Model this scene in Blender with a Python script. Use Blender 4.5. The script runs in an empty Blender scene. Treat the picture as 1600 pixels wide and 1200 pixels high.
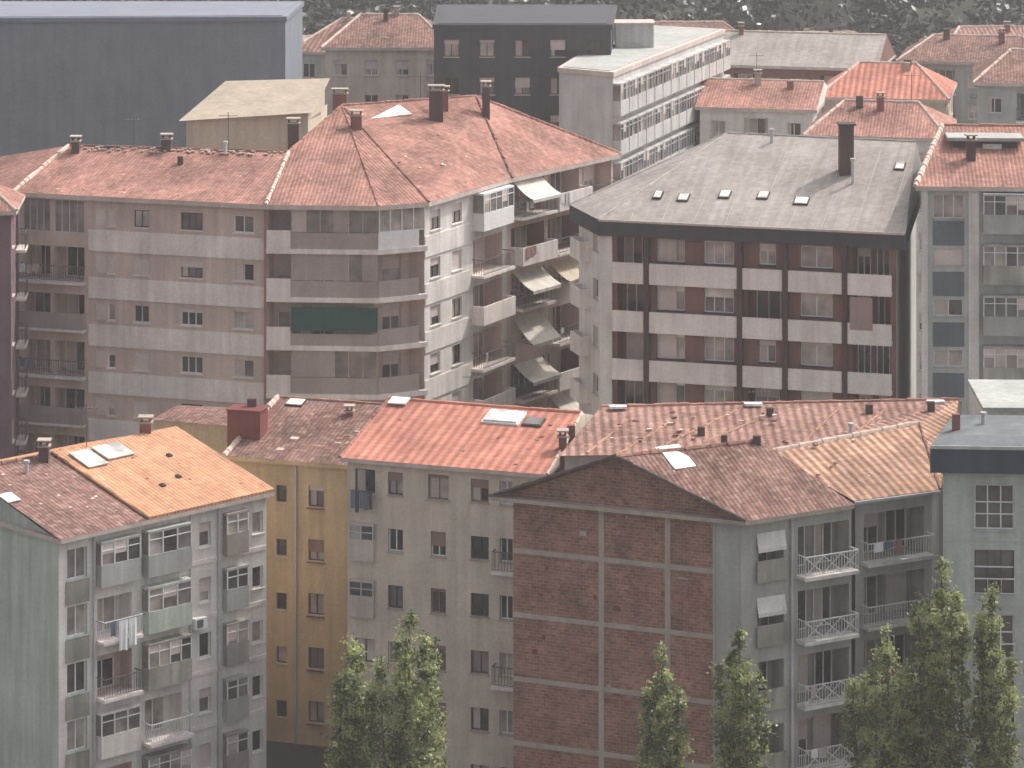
import bpy, math, random
from mathutils import Vector
R=random.Random(7)
V=Vector
scn=bpy.context.scene

# ------------------------------------------------------------------ materials
MATS={}
def base(name):
    m=bpy.data.materials.new(name); m.use_nodes=True; nt=m.node_tree
    return m,nt,nt.nodes['Principled BSDF']
def noise_val(nt,vec,scale,lo,hi,detail=4):
    n=nt.nodes.new('ShaderNodeTexNoise'); n.inputs['Scale'].default_value=scale; n.inputs['Detail'].default_value=detail
    nt.links.new(vec,n.inputs['Vector'])
    r=nt.nodes.new('ShaderNodeMapRange'); r.inputs['From Min'].default_value=.3; r.inputs['From Max'].default_value=.7
    r.inputs['To Min'].default_value=lo; r.inputs['To Max'].default_value=hi
    nt.links.new(n.outputs['Fac'],r.inputs['Value']); return r.outputs['Result']
def mul(nt,a,b):
    m=nt.nodes.new('ShaderNodeMath'); m.operation='MULTIPLY'; nt.links.new(a,m.inputs[0]); nt.links.new(b,m.inputs[1]); return m.outputs[0]
def mk(name,col,rough=.85,var=.11,scale=.5,streak=.16,spec=.25,fine=.07):
    m,nt,p=base(name)
    tc=nt.nodes.new('ShaderNodeTexCoord'); o=tc.outputs['Object']
    mp=nt.nodes.new('ShaderNodeMapping'); mp.inputs['Scale'].default_value=(2.2,2.2,.16); nt.links.new(o,mp.inputs['Vector'])
    f=mul(nt,noise_val(nt,o,scale,1-var,1+var),noise_val(nt,mp.outputs[0],1.0,1-streak,1+streak*.6))
    f=mul(nt,f,noise_val(nt,o,7,1-fine,1+fine,2))
    s=nt.nodes.new('ShaderNodeVectorMath'); s.operation='SCALE'; s.inputs[0].default_value=col[:3]
    nt.links.new(f,s.inputs['Scale']); nt.links.new(s.outputs[0],p.inputs['Base Color'])
    p.inputs['Roughness'].default_value=rough; p.inputs['Specular IOR Level'].default_value=spec
    MATS[name]=m; return m
def tile(name,c1,c2,mort,rib=.24,row=.38,ribamp=.35,patch=.28,light=(.46,.34,.28),lamt=.22):
    m,nt,p=base(name)
    tc=nt.nodes.new('ShaderNodeTexCoord'); uv=tc.outputs['UV']; o=tc.outputs['Object']
    b=nt.nodes.new('ShaderNodeTexBrick'); nt.links.new(uv,b.inputs['Vector'])
    b.inputs['Color1'].default_value=(*c1,1); b.inputs['Color2'].default_value=(*c2,1); b.inputs['Mortar'].default_value=(*mort,1)
    b.inputs['Scale'].default_value=1; b.inputs['Brick Width'].default_value=rib; b.inputs['Row Height'].default_value=row
    b.inputs['Mortar Size'].default_value=.018; b.inputs['Mortar Smooth'].default_value=.6; b.offset=0.0
    f=mul(nt,noise_val(nt,o,.35,1-patch,1+patch),noise_val(nt,o,2.3,1-patch*.8,1+patch*.6))
    mp=nt.nodes.new('ShaderNodeMapping'); mp.inputs['Scale'].default_value=(1.6,.12,1); nt.links.new(uv,mp.inputs['Vector'])
    f=mul(nt,f,noise_val(nt,mp.outputs[0],1.2,.82,1.1))
    s=nt.nodes.new('ShaderNodeVectorMath'); s.operation='SCALE'; nt.links.new(b.outputs['Color'],s.inputs[0]); nt.links.new(f,s.inputs['Scale'])
    n=noise_val(nt,o,3.1,-1.6,1.6,6)
    cl=nt.nodes.new('ShaderNodeMath'); cl.operation='MULTIPLY'; cl.inputs[1].default_value=lamt; cl.use_clamp=True; nt.links.new(n,cl.inputs[0])
    mx=nt.nodes.new('ShaderNodeMixRGB'); nt.links.new(cl.outputs[0],mx.inputs['Fac']); nt.links.new(s.outputs[0],mx.inputs[1]); mx.inputs[2].default_value=(*light,1)
    nt.links.new(mx.outputs[0],p.inputs['Base Color'])
    w=nt.nodes.new('ShaderNodeTexWave'); w.wave_type='BANDS'; w.bands_direction='X'; w.inputs['Scale'].default_value=.3142/rib*1.0; w.inputs['Distortion'].default_value=.4
    nt.links.new(uv,w.inputs['Vector'])
    bp=nt.nodes.new('ShaderNodeBump'); bp.inputs['Strength'].default_value=ribamp; bp.inputs['Distance'].default_value=.08
    nt.links.new(w.outputs['Fac'],bp.inputs['Height']); nt.links.new(bp.outputs[0],p.inputs['Normal'])
    p.inputs['Roughness'].default_value=.9; p.inputs['Specular IOR Level'].default_value=.15
    MATS[name]=m; return m
def glassm(name,col,rough=.12,spec=.6):
    m,nt,p=base(name)
    tc=nt.nodes.new('ShaderNodeTexCoord')
    f=noise_val(nt,tc.outputs['Object'],.9,.5,1.5,2)
    s=nt.nodes.new('ShaderNodeVectorMath'); s.operation='SCALE'; s.inputs[0].default_value=col
    nt.links.new(f,s.inputs['Scale']); nt.links.new(s.outputs[0],p.inputs['Base Color'])
    p.inputs['Roughness'].default_value=rough; p.inputs['Specular IOR Level'].default_value=spec
    return m

pink=mk('render_pink_beige',(.55,.43,.385)); band=mk('band_light_render',(.74,.665,.635))
whitew=mk('white_render',(.70,.66,.625)); cream=mk('cream_render',(.60,.505,.42)); yellow=mk('ochre_render',(.58,.44,.27))
green=mk('pale_green_render',(.46,.505,.44),streak=.22); greyr=mk('grey_render',(.38,.38,.36)); bluegrey=mk('blue_grey_render',(.20,.215,.255),var=.08,streak=.08)
paleblue=mk('pale_blue_green_render',(.44,.465,.44)); mauve=mk('mauve_render',(.17,.11,.13)); beige=mk('beige_render',(.55,.46,.36),var=.06)
offwhite=mk('weathered_white_render',(.50,.485,.47))
brownw=mk('red_brown_cladding',(.21,.105,.09)); darkw=mk('dark_grey_shade_and_cloth',(.07,.07,.08)); darkcol=mk('dark_brown_column',(.07,.042,.038))  # darkw: shade painted into wall colour of background block and dormer; also laundry
concrete=mk('concrete',(.40,.34,.29)); trim=mk('eave_trim',(.54,.45,.41)); darktrim=mk('dark_slate_fascia',(.055,.052,.06))
bluetrim=mk('dark_blue_fascia',(.04,.062,.085)); bluepanel=mk('blue_grey_panel',(.13,.15,.17))
white=mk('white_paint',(.74,.73,.72),rough=.5,var=.05,streak=.05); alum=mk('aluminium_frame',(.50,.50,.51),rough=.45)
darkframe=mk('dark_frame',(.08,.065,.06)); curtain=mk('curtain',(.50,.43,.39)); blind=mk('roller_blind',(.58,.50,.47),streak=.02)
blindb=mk('brown_blind',(.28,.18,.15)); greenaw=mk('green_awning_cloth',(.016,.07,.055)); redb=mk('dark_red_brick',(.20,.06,.055))
canvas=mk('awning_canvas',(.60,.56,.50))
stain=mk('stained_wall',(.33,.31,.28),var=.3,streak=.3); iron=mk('iron_railing',(.13,.125,.125)); cloth=mk('laundry_white',(.78,.78,.8))
clothb=mk('laundry_blue',(.14,.17,.25)); clothr=mk('laundry_faded_red',(.32,.17,.16)); smoked=mk('smoked_parapet',(.34,.29,.27),rough=.35,streak=.08)
mortar=mk('ridge_mortar',(.60,.47,.40)); chim=mk('chimney_brick',(.25,.105,.09)); chimd=mk('chimney_dark',(.10,.065,.065))
rustred=mk('red_post',(.36,.17,.15)); screen=mk('brown_screen_cloth',(.33,.23,.21))
skyl=glassm('skylight_sheet',(.72,.70,.66),rough=.4); polyc=glassm('plastic_sheet',(.55,.55,.50),rough=.4)
gl=[glassm('window_glass_dark',(.03,.028,.03)),glassm('window_glass_mid',(.12,.105,.10)),glassm('window_glass_curtain',(.36,.315,.29),rough=.3)]
gl2=[glassm('gallery_glass_grey',(.20,.175,.165)),glassm('gallery_glass_dark',(.075,.07,.07)),gl[2]]
tpink=tile('roof_tiles_pink',(.40,.205,.165),(.30,.15,.12),(.22,.105,.085),patch=.34)
tbrown=tile('roof_tiles_brown',(.26,.145,.12),(.185,.10,.085),(.11,.062,.052),lamt=.28,patch=.34)
torange=tile('roof_tiles_orange',(.58,.31,.185),(.50,.255,.15),(.38,.19,.115),patch=.17,lamt=.14)
tcoral=tile('roof_tiles_coral',(.53,.22,.16),(.46,.185,.135),(.31,.12,.09),rib=.5,ribamp=.9,patch=.2,lamt=.16)
ttan=tile('roof_tiles_tan',(.47,.28,.19),(.38,.22,.15),(.21,.12,.085),rib=.45,ribamp=.9,lamt=.3)
tdk=tile('roof_tiles_weathered',(.32,.18,.145),(.25,.135,.11),(.15,.08,.065),rib=.45,ribamp=.9,lamt=.33)
slate=tile('roof_slate_grey',(.365,.325,.30),(.33,.295,.27),(.29,.26,.24),rib=.5,row=.3,ribamp=.05,patch=.16,light=(.46,.41,.36),lamt=.22)
slatewet=mk('light_ridge_sheet',(.42,.385,.36))
def brickmat():
    m,nt,p=base('bare_hollow_brick')
    tc=nt.nodes.new('ShaderNodeTexCoord')
    b=nt.nodes.new('ShaderNodeTexBrick'); nt.links.new(tc.outputs['UV'],b.inputs['Vector'])
    b.inputs['Color1'].default_value=(.34,.155,.115,1); b.inputs['Color2'].default_value=(.22,.10,.075,1); b.inputs['Mortar'].default_value=(.31,.21,.165,1)
    b.inputs['Scale'].default_value=1; b.inputs['Brick Width'].default_value=.34; b.inputs['Row Height'].default_value=.16; b.inputs['Mortar Size'].default_value=.018
    f=mul(nt,noise_val(nt,tc.outputs['Object'],.8,.7,1.22),noise_val(nt,tc.outputs['Object'],4,.75,1.22))
    s=nt.nodes.new('ShaderNodeVectorMath'); s.operation='SCALE'; nt.links.new(b.outputs['Color'],s.inputs[0]); nt.links.new(f,s.inputs['Scale'])
    nt.links.new(s.outputs[0],p.inputs['Base Color']); p.inputs['Roughness'].default_value=.95
    return m
brick=brickmat()

# ------------------------------------------------------------------ builders
class Fr:
    def __init__(s,a,c,z=0):
        s.o=V((a[0],a[1],z)); d=V((c[0]-a[0],c[1]-a[1],0)); s.L=d.length; s.ex=d/s.L
        s.ey=V((s.ex.y,-s.ex.x,0)); s.ez=V((0,0,1))
    def P(s,a,t,h): return s.o+s.ex*a+s.ey*t+s.ez*h
class RF(Fr):
    def __init__(s,p0,p1,p2):
        p0,p1,p2=V(p0),V(p1),V(p2); s.o=p0; s.ex=(p1-p0).normalized()
        g=(p2-p0); g=g-s.ex*g.dot(s.ex); s.G=g.length; s.L=(p1-p0).length
        s.ez=g.normalized(); s.ey=s.ex.cross(s.ez)
        if s.ey.z<0: s.ey=-s.ey
class Bld:
    def __init__(s,name): s.name=name; s.p={}
    def face(s,part,mat,pts,uv=None):
        g=s.p.setdefault((part,mat.name),[mat,[],[],[]]); n=len(g[1])
        pts=[V(p) for p in pts]; g[1].extend(pts); g[2].append(tuple(range(n,n+len(pts))))
        if uv is None:
            e=pts[1]-pts[0]; e=V((e.x,e.y,0))
            if e.length<1e-4: e=pts[2]-pts[1]; e=V((e.x,e.y,0))
            if e.length<1e-4: e=V((1,0,0))
            e.normalize()
            if e.x<0: e=-e
            vert=max(p.z for p in pts)-min(p.z for p in pts)>.01
            uv=[(p.dot(e),p.z if vert else p.y) for p in pts]
        g[3].extend(uv)
    def box(s,part,mat,F,s0,s1,t0,t1,h0,h1):
        q=[F.P(a,t,h) for h in (h0,h1) for t in (t0,t1) for a in (s0,s1)]
        for f in ((0,1,5,4),(2,3,7,6),(0,2,6,4),(1,3,7,5),(0,1,3,2),(4,5,7,6)): s.face(part,mat,[q[i] for i in f])
    def prism(s,part,mat,poly,z0,z1):
        n=len(poly)
        s.face(part,mat,[(p[0],p[1],z1) for p in poly]); s.face(part,mat,[(p[0],p[1],z0) for p in poly])
        for i in range(n):
            a,c=poly[i],poly[(i+1)%n]; s.face(part,mat,[(a[0],a[1],z0),(c[0],c[1],z0),(c[0],c[1],z1),(a[0],a[1],z1)])
    def done(s,parent=None):
        e=bpy.data.objects.new(s.name,None); scn.collection.objects.link(e); e.empty_display_size=.5
        for (part,_),(mat,vs,fs,uvs) in s.p.items():
            me=bpy.data.meshes.new(part); me.from_pydata([tuple(v) for v in vs],[],fs)
            ul=me.uv_layers.new(name='UVMap'); flat=[x for u in uvs for x in u]; ul.data.foreach_set('uv',flat)
            me.materials.append(mat); me.update()
            o=bpy.data.objects.new(part,me); scn.collection.objects.link(o); o.parent=e
        return e
def inset(poly,d):
    n=len(poly); out=[]
    for i in range(n):
        a,b,c=V(poly[i-1]).to_2d(),V(poly[i]).to_2d(),V(poly[(i+1)%n]).to_2d()
        d1=(b-a).normalized(); d2=(c-b).normalized()
        n1=V((-d1.y,d1.x)); n2=V((-d2.y,d2.x))
        k=1+n1.dot(n2); out.append(tuple(b+(n1+n2)*(d/max(k,.3))))
    return out
def wallg(b,F,s0,s1,z0,z1,mat,ops,part='walls'):
    xs=sorted(set([s0,s1]+[o[0] for o in ops]+[o[1] for o in ops])); xs=[x for x in xs if s0<=x<=s1]
    zs=sorted(set([z0,z1]+[o[2] for o in ops]+[o[3] for o in ops])); zs=[z for z in zs if z0<=z<=z1]
    for i in range(len(xs)-1):
        run=None
        for j in range(len(zs)-1):
            cx,cz=(xs[i]+xs[i+1])/2,(zs[j]+zs[j+1])/2
            hole=any(o[0]<cx<o[1] and o[2]<cz<o[3] for o in ops)
            if not hole and run is None: run=zs[j]
            if (hole) and run is not None:
                b.face(part,mat,[F.P(xs[i],0,run),F.P(xs[i+1],0,run),F.P(xs[i+1],0,zs[j]),F.P(xs[i],0,zs[j])]); run=None
        if run is not None: b.face(part,mat,[F.P(xs[i],0,run),F.P(xs[i+1],0,run),F.P(xs[i+1],0,z1),F.P(xs[i],0,z1)])
def reveal(b,F,mat,s0,s1,z0,z1,d,part='reveals'):
    P=F.P
    b.face(part,mat,[P(s0,0,z0),P(s0,-d,z0),P(s0,-d,z1),P(s0,0,z1)]); b.face(part,mat,[P(s1,0,z0),P(s1,-d,z0),P(s1,-d,z1),P(s1,0,z1)])
    b.face(part,mat,[P(s0,0,z0),P(s1,0,z0),P(s1,-d,z0),P(s0,-d,z0)]); b.face(part,mat,[P(s0,0,z1),P(s1,0,z1),P(s1,-d,z1),P(s0,-d,z1)])
def panes(b,F,s0,s1,z0,z1,t,fm,n=2,shut=None,gset=None,fw=.06):
    """glazing with real frame bars at offset t"""
    g=R.choices(gset or gl,weights=(4,3,3))[0]
    b.face('window_glass',g,[F.P(s0,t,z0),F.P(s1,t,z0),F.P(s1,t,z1),F.P(s0,t,z1)])
    f0,f1=t+.005,t+.05
    if gset is None and s1-s0>.9 and R.random()<.45:
        k=s0+(s1-s0)*R.choice([.3,.45,.5]); b.face('curtains',curtain,[F.P(s0+fw,t+.003,z0+fw),F.P(k,t+.003,z0+fw),F.P(k,t+.003,z1-fw),F.P(s0+fw,t+.003,z1-fw)])
    b.box('window_frames',fm,F,s0,s0+fw,f0,f1,z0,z1); b.box('window_frames',fm,F,s1-fw,s1,f0,f1,z0,z1)
    b.box('window_frames',fm,F,s0+fw,s1-fw,f0,f1,z0,z0+fw); b.box('window_frames',fm,F,s0+fw,s1-fw,f0,f1,z1-fw,z1)
    for k in range(1,n):
        x=s0+(s1-s0)*k/n; b.box('window_frames',fm,F,x-fw/2,x+fw/2,f0,f1-.003,z0+fw,z1-fw)
    if shut:
        fr=R.choice([0,0,.25,.4,.6,1.0,.15])
        if fr>0: b.box('roller_blinds',shut,F,s0+.01,s1-.01,f1+.003,f1+.03,z1-(z1-z0)*fr,z1-.005)
def window(b,F,ops,sc,zc,w,h,fm=white,shut=None,n=2,rm=None,sill=True,d=.2,gset=None):
    s0,s1,z0,z1=sc-w/2,sc+w/2,zc-h/2,zc+h/2
    ops.append((s0,s1,z0,z1)); reveal(b,F,rm or trim,s0,s1,z0,z1,d)
    panes(b,F,s0,s1,z0,z1,-d,fm,n,shut,gset)
    if sill: b.box('window_sills',rm or trim,F,s0-.06,s1+.06,0.002,.08,z0-.07,z0-.005)
def loggia(b,F,ops,s0,s1,z0,z1,d,wm,fm=white,doors=1):
    ops.append((s0,s1,z0,z1)); reveal(b,F,wm,s0,s1,z0,z1,d,'loggia_walls')
    b.face('loggia_walls',wm,[F.P(s0,-d,z0),F.P(s1,-d,z0),F.P(s1,-d,z1),F.P(s0,-d,z1)])
    L=s1-s0
    for k in range(doors):
        c=s0+L*(k+.5)/doors+R.uniform(-.1,.1); w=min(1.5,L/doors*.7)
        panes(b,F,c-w/2,c+w/2,z0+.03,min(z1-.1,z0+2.1),-d+.02,fm,2,blind if R.random()<.6 else None)
def rail(b,F,s0,s1,z0,h,t0,t1,m=iron,x=False,step=.16):
    b.box('railings',m,F,s0,s1,t1-.04,t1,z0+h-.05,z0+h); b.box('railings',m,F,s0,s1,t1-.035,t1-.005,z0+.08,z0+.11)
    for e in (s0,s1-.04): b.box('railings',m,F,e,e+.04,t0,t1-.041,z0+h-.05,z0+h)
    n=max(2,int((s1-s0)/step))
    for i in range(n+1):
        a=s0+(s1-s0-.025)*i/n; b.box('railings',m,F,a,a+.025,t1-.03,t1-.01,z0+.111,z0+h-.051)
    nt=max(1,int((t1-t0)/step))
    for i in range(1,nt):
        t=t0+(t1-t0)*i/nt
        for e in (s0+.01,s1-.03): b.box('railings',m,F,e,e+.02,t-.01,t+.01,z0+.1,z0+h-.051)
    if x:
        for k in range(3):
            a=s0+(s1-s0)*k/3; c=s0+(s1-s0)*(k+1)/3
            for (p,q) in (((a,z0+.12),(c,z0+h-.08)),((a,z0+h-.08),(c,z0+.12))):
                b.face('railings',white,[F.P(p[0],t1+.01,p[1]),F.P(q[0],t1+.01,q[1]),F.P(q[0],t1+.01,q[1]+.06),F.P(p[0],t1+.01,p[1]+.06)])
def hang(b,F,s0,s1,z,t,n):
    s=s0
    for i in range(n):
        w=R.uniform(.25,.55); h=R.uniform(.35,.75)
        if s+w>s1: break
        m=R.choice([cloth,cloth,clothb,clothr,curtain,curtain])
        b.face('laundry',m,[F.P(s,t+R.uniform(-.04,.06),z-h),F.P(s+w,t+R.uniform(-.04,.06),z-h+R.uniform(-.05,.05)),F.P(s+w,t,z),F.P(s,t,z)]); s+=w+R.uniform(.03,.15)
def balcony(b,F,s0,s1,z0,t,kind='rail',m=band,h=1.0,slabm=None,x=False):
    b.box('balcony_slabs',slabm or m,F,s0,s1,.002,t,z0-.16,z0)
    if kind=='solid':
        b.box('balcony_parapets',m,F,s0+.002,s1-.002,t-.1,t-.003,z0+.002,z0+h)
        b.box('balcony_parapets',m,F,s0+.002,s0+.1,.003,t-.102,z0+.002,z0+h); b.box('balcony_parapets',m,F,s1-.1,s1-.002,.003,t-.102,z0+.002,z0+h)
    else: rail(b,F,s0+.03,s1-.03,z0,h,.01,t-.03,iron if kind=='rail' else white,x)
    if R.random()<.18: hang(b,F,s0+R.uniform(.1,.5),s1-.1,z0+h+.02,t+.04,R.choice([1,2,3]))
def gallery(b,F,s0,s1,z0,z1,t,fm=white,pm=white,step=.75,gset=None,ph=.95):
    """enclosed glazed balcony, projecting box"""
    b.box('gallery_slabs',pm,F,s0,s1,.002,t,z0-.15,z0)
    b.box('gallery_panels',pm,F,s0+.003,s1-.003,.003,t-.004,z0+.002,z0+ph)
    b.box('gallery_top',pm,F,s0+.003,s1-.003,.003,t-.004,z1-.12,z1)
    n=max(2,int(round((s1-s0)/step))); g=gset or gl2
    for i in range(n):
        a=s0+(s1-s0)*i/n; c=s0+(s1-s0)*(i+1)/n
        gg=R.choices(g,weights=(4,4,2))[0]
        b.face('gallery_glass',gg,[F.P(a,t-.06,z0+ph),F.P(c,t-.06,z0+ph),F.P(c,t-.06,z1-.12),F.P(a,t-.06,z1-.12)])
        if R.random()<.25: b.box('roller_blinds',blind,F,a+.05,c-.05,t-.055,t-.03,z1-.12-R.uniform(.3,.8),z1-.125)
    for i in range(n+1):
        a=s0+(s1-s0)*i/n; a=min(max(a,s0+.03),s1-.03); b.box('gallery_frames',fm,F,a-.028,a+.028,t-.05,t-.002,z0+ph+.001,z1-.121)
    zt=z1-.45; b.box('gallery_frames',fm,F,s0+.06,s1-.06,t-.052,t-.01,zt-.02,zt+.02)
    for e in (s0+.03,s1-.03):
        b.face('gallery_glass',gl2[0],[F.P(e,.003,z0+ph),F.P(e,t-.07,z0+ph),F.P(e,t-.07,z1-.12),F.P(e,.003,z1-.12)])
def awning(b,F,s0,s1,z,t,drop,m):
    P=F.P; n=6
    for i in range(n):
        a0,a1=i/n,(i+1)/n
        f=lambda a:(a*t, z-drop*a-.12*math.sin(a*math.pi))
        (t0,h0),(t1,h1)=f(a0),f(a1)
        b.face('awnings',m,[P(s0,t0+.02,h0),P(s1,t0+.02,h0),P(s1,t1+.02,h1),P(s0,t1+.02,h1)])
    b.face('awnings',m,[P(s0,t+.02,z-drop),P(s1,t+.02,z-drop),P(s1,t+.025,z-drop-.2),P(s0,t+.025,z-drop-.2)])
    for e in (s0,s1): b.face('awning_arms',iron,[P(e,.02,z-drop+.1),P(e,t,z-drop),P(e,t,z-drop+.04),P(e,.02,z-drop+.14)])
def roof(b,mat,pts,e=None):
    pts=[V(p) for p in pts]; ex=(V(e) if e is not None else pts[1]-pts[0]).normalized(); o=pts[0]
    nrm=(pts[1]-pts[0]).cross(pts[2]-pts[0]).normalized()
    g=nrm.cross(ex).normalized()
    b.face('roof',mat,pts,[((p-o).dot(ex)+o.x,(p-o).dot(g)) for p in pts])
def ridge(b,p,q,m=None,r=.13,part='ridge_tiles'):
    m=m or mortar; p,q=V(p),V(q); d=(q-p).normalized(); sd=d.cross(V((0,0,1))).normalized(); up=sd.cross(d)
    L=(q-p).length; n=max(1,int(L/.45))
    for i in range(n):
        a=p+d*(L*i/n); c=p+d*(L*(i+1)/n); k=r*R.uniform(.8,1.15); j=V((0,0,R.uniform(0,.03)))
        ring=[(-1,-.3),(-.6,.6),(0,.9),(.6,.6),(1,-.3)]
        A=[a+sd*x*k+up*y*k+j for x,y in ring]; C=[c+sd*x*k*.85+up*y*k*.85+j for x,y in ring]
        for x in range(4): b.face(part,m,[A[x],A[x+1],C[x+1],C[x]])
        b.face(part,m,A)
def chimney(b,x,y,z,h,w=.6,d=.5,m=None,cap=True):
    m=m or chim; F=Fr((x-w/2,y),(x+w/2,y),z)
    b.box('chimneys',m,F,0,w,-d,0,-1.2,h)
    if cap:
        b.box('chimney_caps',concrete,F,-.08,w+.08,-d-.08,.08,h+.002,h+.08)
        for (a,t) in ((0.02,-.1),(w-.12,-.1),(0.02,-d+.02),(w-.12,-d+.02)): b.box('chimney_caps',m,F,a,a+.1,t,t+.08,h+.082,h+.3)
        b.box('chimney_caps',concrete,F,-.1,w+.1,-d-.1,.1,h+.302,h+.37)
def pipe(b,x,y,z,h,r=.1,m=None):
    pts=[(x+r*math.cos(k*math.pi/4),y+r*math.sin(k*math.pi/4)) for k in range(8)]
    b.prism('flue_pipes',m or alum,pts,z-.6,z+h); pts=[(x+(p[0]-x)*1.6,y+(p[1]-y)*1.6) for p in pts]; b.prism('flue_pipes',m or alum,pts,z+h+.002,z+h+.12)
def antenna(b,x,y,z,h=2.2):
    F=Fr((x,y),(x+1,y),z); b.box('tv_antenna',iron,F,-.02,.02,-.02,.02,-.6,h)
    b.box('tv_antenna',iron,F,-.6,.6,.021,.04,h-.25,h-.22)
    for k in range(6): b.box('tv_antenna',iron,F,-.55+k*.2,-.535+k*.2,-.3,.3,h-.219,h-.205)
def dish(b,F,s,z,r=.35):
    """satellite dish on a wall bracket"""
    b.box('dish_bracket',iron,F,s-.02,s+.02,.0,.3,z-.02,z+.02); n=10; c=F.P(s,.3,z)
    rim=[F.P(s+r*math.cos(k*6.283/n),.42+.1*math.sin(k*6.283/n),z+r*math.sin(k*6.283/n)) for k in range(n)]
    for k in range(n): b.face('satellite_dish',white,[c,rim[k],rim[(k+1)%n]])
def acunit(b,F,s,z):
    b.box('air_conditioner',white,F,s,s+.75,.06,.36,z,z+.55); b.box('air_conditioner_grille',iron,F,s+.1,s+.5,.361,.37,z+.08,z+.47)
def skylight(b,F,s,h,w=.8,l=1.1,m=None):
    b.box('skylight_frames',darkframe,F,s-w/2-.07,s+w/2+.07,-.05,.1,h-.07,h+l+.07); b.box('skylight_panes',m or skyl,F,s-w/2,s+w/2,.102,.13,h,h+l)
def dabs(b,F,n,s0,s1,h0,h1,ms,smax=.5):
    """replaced tiles / mortar repairs lying on a roof slope"""
    for i in range(n):
        s=R.uniform(s0,s1); h=R.uniform(h0,h1); w=R.uniform(.12,smax); l=R.uniform(.08,smax*.7)
        b.box('repaired_tiles',R.choice(ms),F,s,s+w,-.05,R.uniform(.012,.03),h,h+l)
def blank(b,poly,i,z0,z1,m,part='walls'):
    a,c=poly[i],poly[(i+1)%len(poly)]; b.face(part,m,[(a[0],a[1],z0),(c[0],c[1],z0),(c[0],c[1],z1),(a[0],a[1],z1)])
def autofac(b,F,z0,z1,wm,style='win',fm=white,st=2.9,off=0,shut=blind):
    ops=[]; k=0; zt=z1-.35
    while zt-2.9>z0:
        zc=zt-1.15
        n=max(1,int(F.L/2.3))
        for i in range(n):
            s=F.L*(i+.5)/n
            if style=='win' or (style=='mix' and i%3!=1): window(b,F,ops,s,zc,1.15,1.3,fm,shut,rm=trim)
            elif style=='gal':
                gallery(b,F,s-F.L/n*.46,s+F.L/n*.46,zc-1.25,zc+1.0,.6,alum,wm)
            else:
                loggia(b,F,ops,s-.95,s+.95,zc-1.2,zc+.95,.9,wm); balcony(b,F,s-1.05,s+1.05,zc-1.2,.6,'rail',band)
        zt-=st; k+=1
        if k>(7): break
    wallg(b,F,0,F.L,z0,z1,wm,ops)
def gable_rect(name,a,c,depth,z,rise,wm,rm,style='win',hip=0,ov=.35,fm=white,front=True):
    b=Bld(name); F=Fr(a,c); back=-F.ey
    A,C=V((a[0],a[1],z)),V((c[0],c[1],z)); D=C+back*depth; E=A+back*depth
    poly=[(p.x,p.y) for p in (A,C,D,E)]; w=inset(poly,ov)
    b.prism('eaves',trim,poly,z-.25,z-.01)
    r0=(A+E)/2+F.ex*hip+V((0,0,rise)); r1=(C+D)/2-F.ex*hip+V((0,0,rise))
    roof(b,rm,[A,C,r1,r0]); roof(b,rm,[D,E,r0,r1])
    if hip>0: roof(b,rm,[C,D,r1]); roof(b,rm,[E,A,r0])
    else: b.face('gables',wm,[C,D,r1]); b.face('gables',wm,[E,A,r0])
    ridge(b,r0,r1)
    if hip>0:
        for p,q in ((A,r0),(C,r1)): ridge(b,p,q)
    for i in range(4):
        f=Fr(w[i],w[(i+1)%4])
        if (i==0 and front) or i in (1,3): autofac(b,f,0,z-.25,wm,style,fm)
        else: blank(b,w,i,0,z-.25,wm)
    for k in range(R.choice([1,2,2])):
        s=R.uniform(.1,.9); p=r0.lerp(r1,s)+F.ey*R.uniform(.3,2); chimney(b,p.x,p.y,p.z-.4,R.uniform(.5,1.1),R.uniform(.35,.6),.45,R.choice([chim,chimd,concrete]),R.random()<.5)
    antenna(b,*(r0.lerp(r1,R.random())))
    return b,(A,C,D,E,r0,r1)

# ================================================================== A  big corner apartment building (pink tile roof)
b=Bld('corner_apartment_building'); z=25.9
P=[(-30.8,197.2),(-14.8,192.2),(-8,191.7),(-5,193.2),(0,203),(7.3,214),(-4.4,221.7),(-13,210),(-36,210)]
E=[V((p[0],p[1],z)) for p in P]
R0,R1,R2,R3=V((-28.2,203.5,27.9)),V((-14,200.5,27.9)),V((-11,207,30)),V((-2.4,212,30))
b.prism('eaves',trim,P,z-.28,z-.01)
roof(b,tpink,[E[0],E[1],R1,R0]); roof(b,tpink,[E[1],E[2],R2]); roof(b,tpink,[E[1],R2,R1],E[2]-E[1]); roof(b,tpink,[E[2],E[3],R2])
roof(b,tpink,[E[3],E[4],R3]); roof(b,tpink,[E[3],R3,R2],E[4]-E[3]); roof(b,tpink,[E[4],E[5],R3]); roof(b,tpink,[E[5],E[6],R3])
roof(b,tpink,[E[6],E[7],R2,R3]); roof(b,tpink,[E[7],E[8],R0,R1]); roof(b,tpink,[E[7],R1,R2]); roof(b,tpink,[E[8],E[0],R0])
ridge(b,R0,R1,tpink); ridge(b,R1,R2,tpink); ridge(b,R2,R3,tpink); ridge(b,E[1],R1,r=.17); ridge(b,E[0],R0,r=.17); ridge(b,E[4],R3,tbrown); ridge(b,E[5],R3,tpink); ridge(b,E[3],R2,tpink,r=.08); ridge(b,E[2],R2,tpink,r=.08)
W=inset(P,.4); U=inset(P,1.7)
path=[W[0],W[1],U[1],U[2],U[3],W[3],W[4],W[5],W[6],W[7],W[8]]
zt=z-.28; zcs=[24.6-2.9*k for k in range(8)]
F=Fr(W[0],W[1]); ops=[]; sp=4.7
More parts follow.
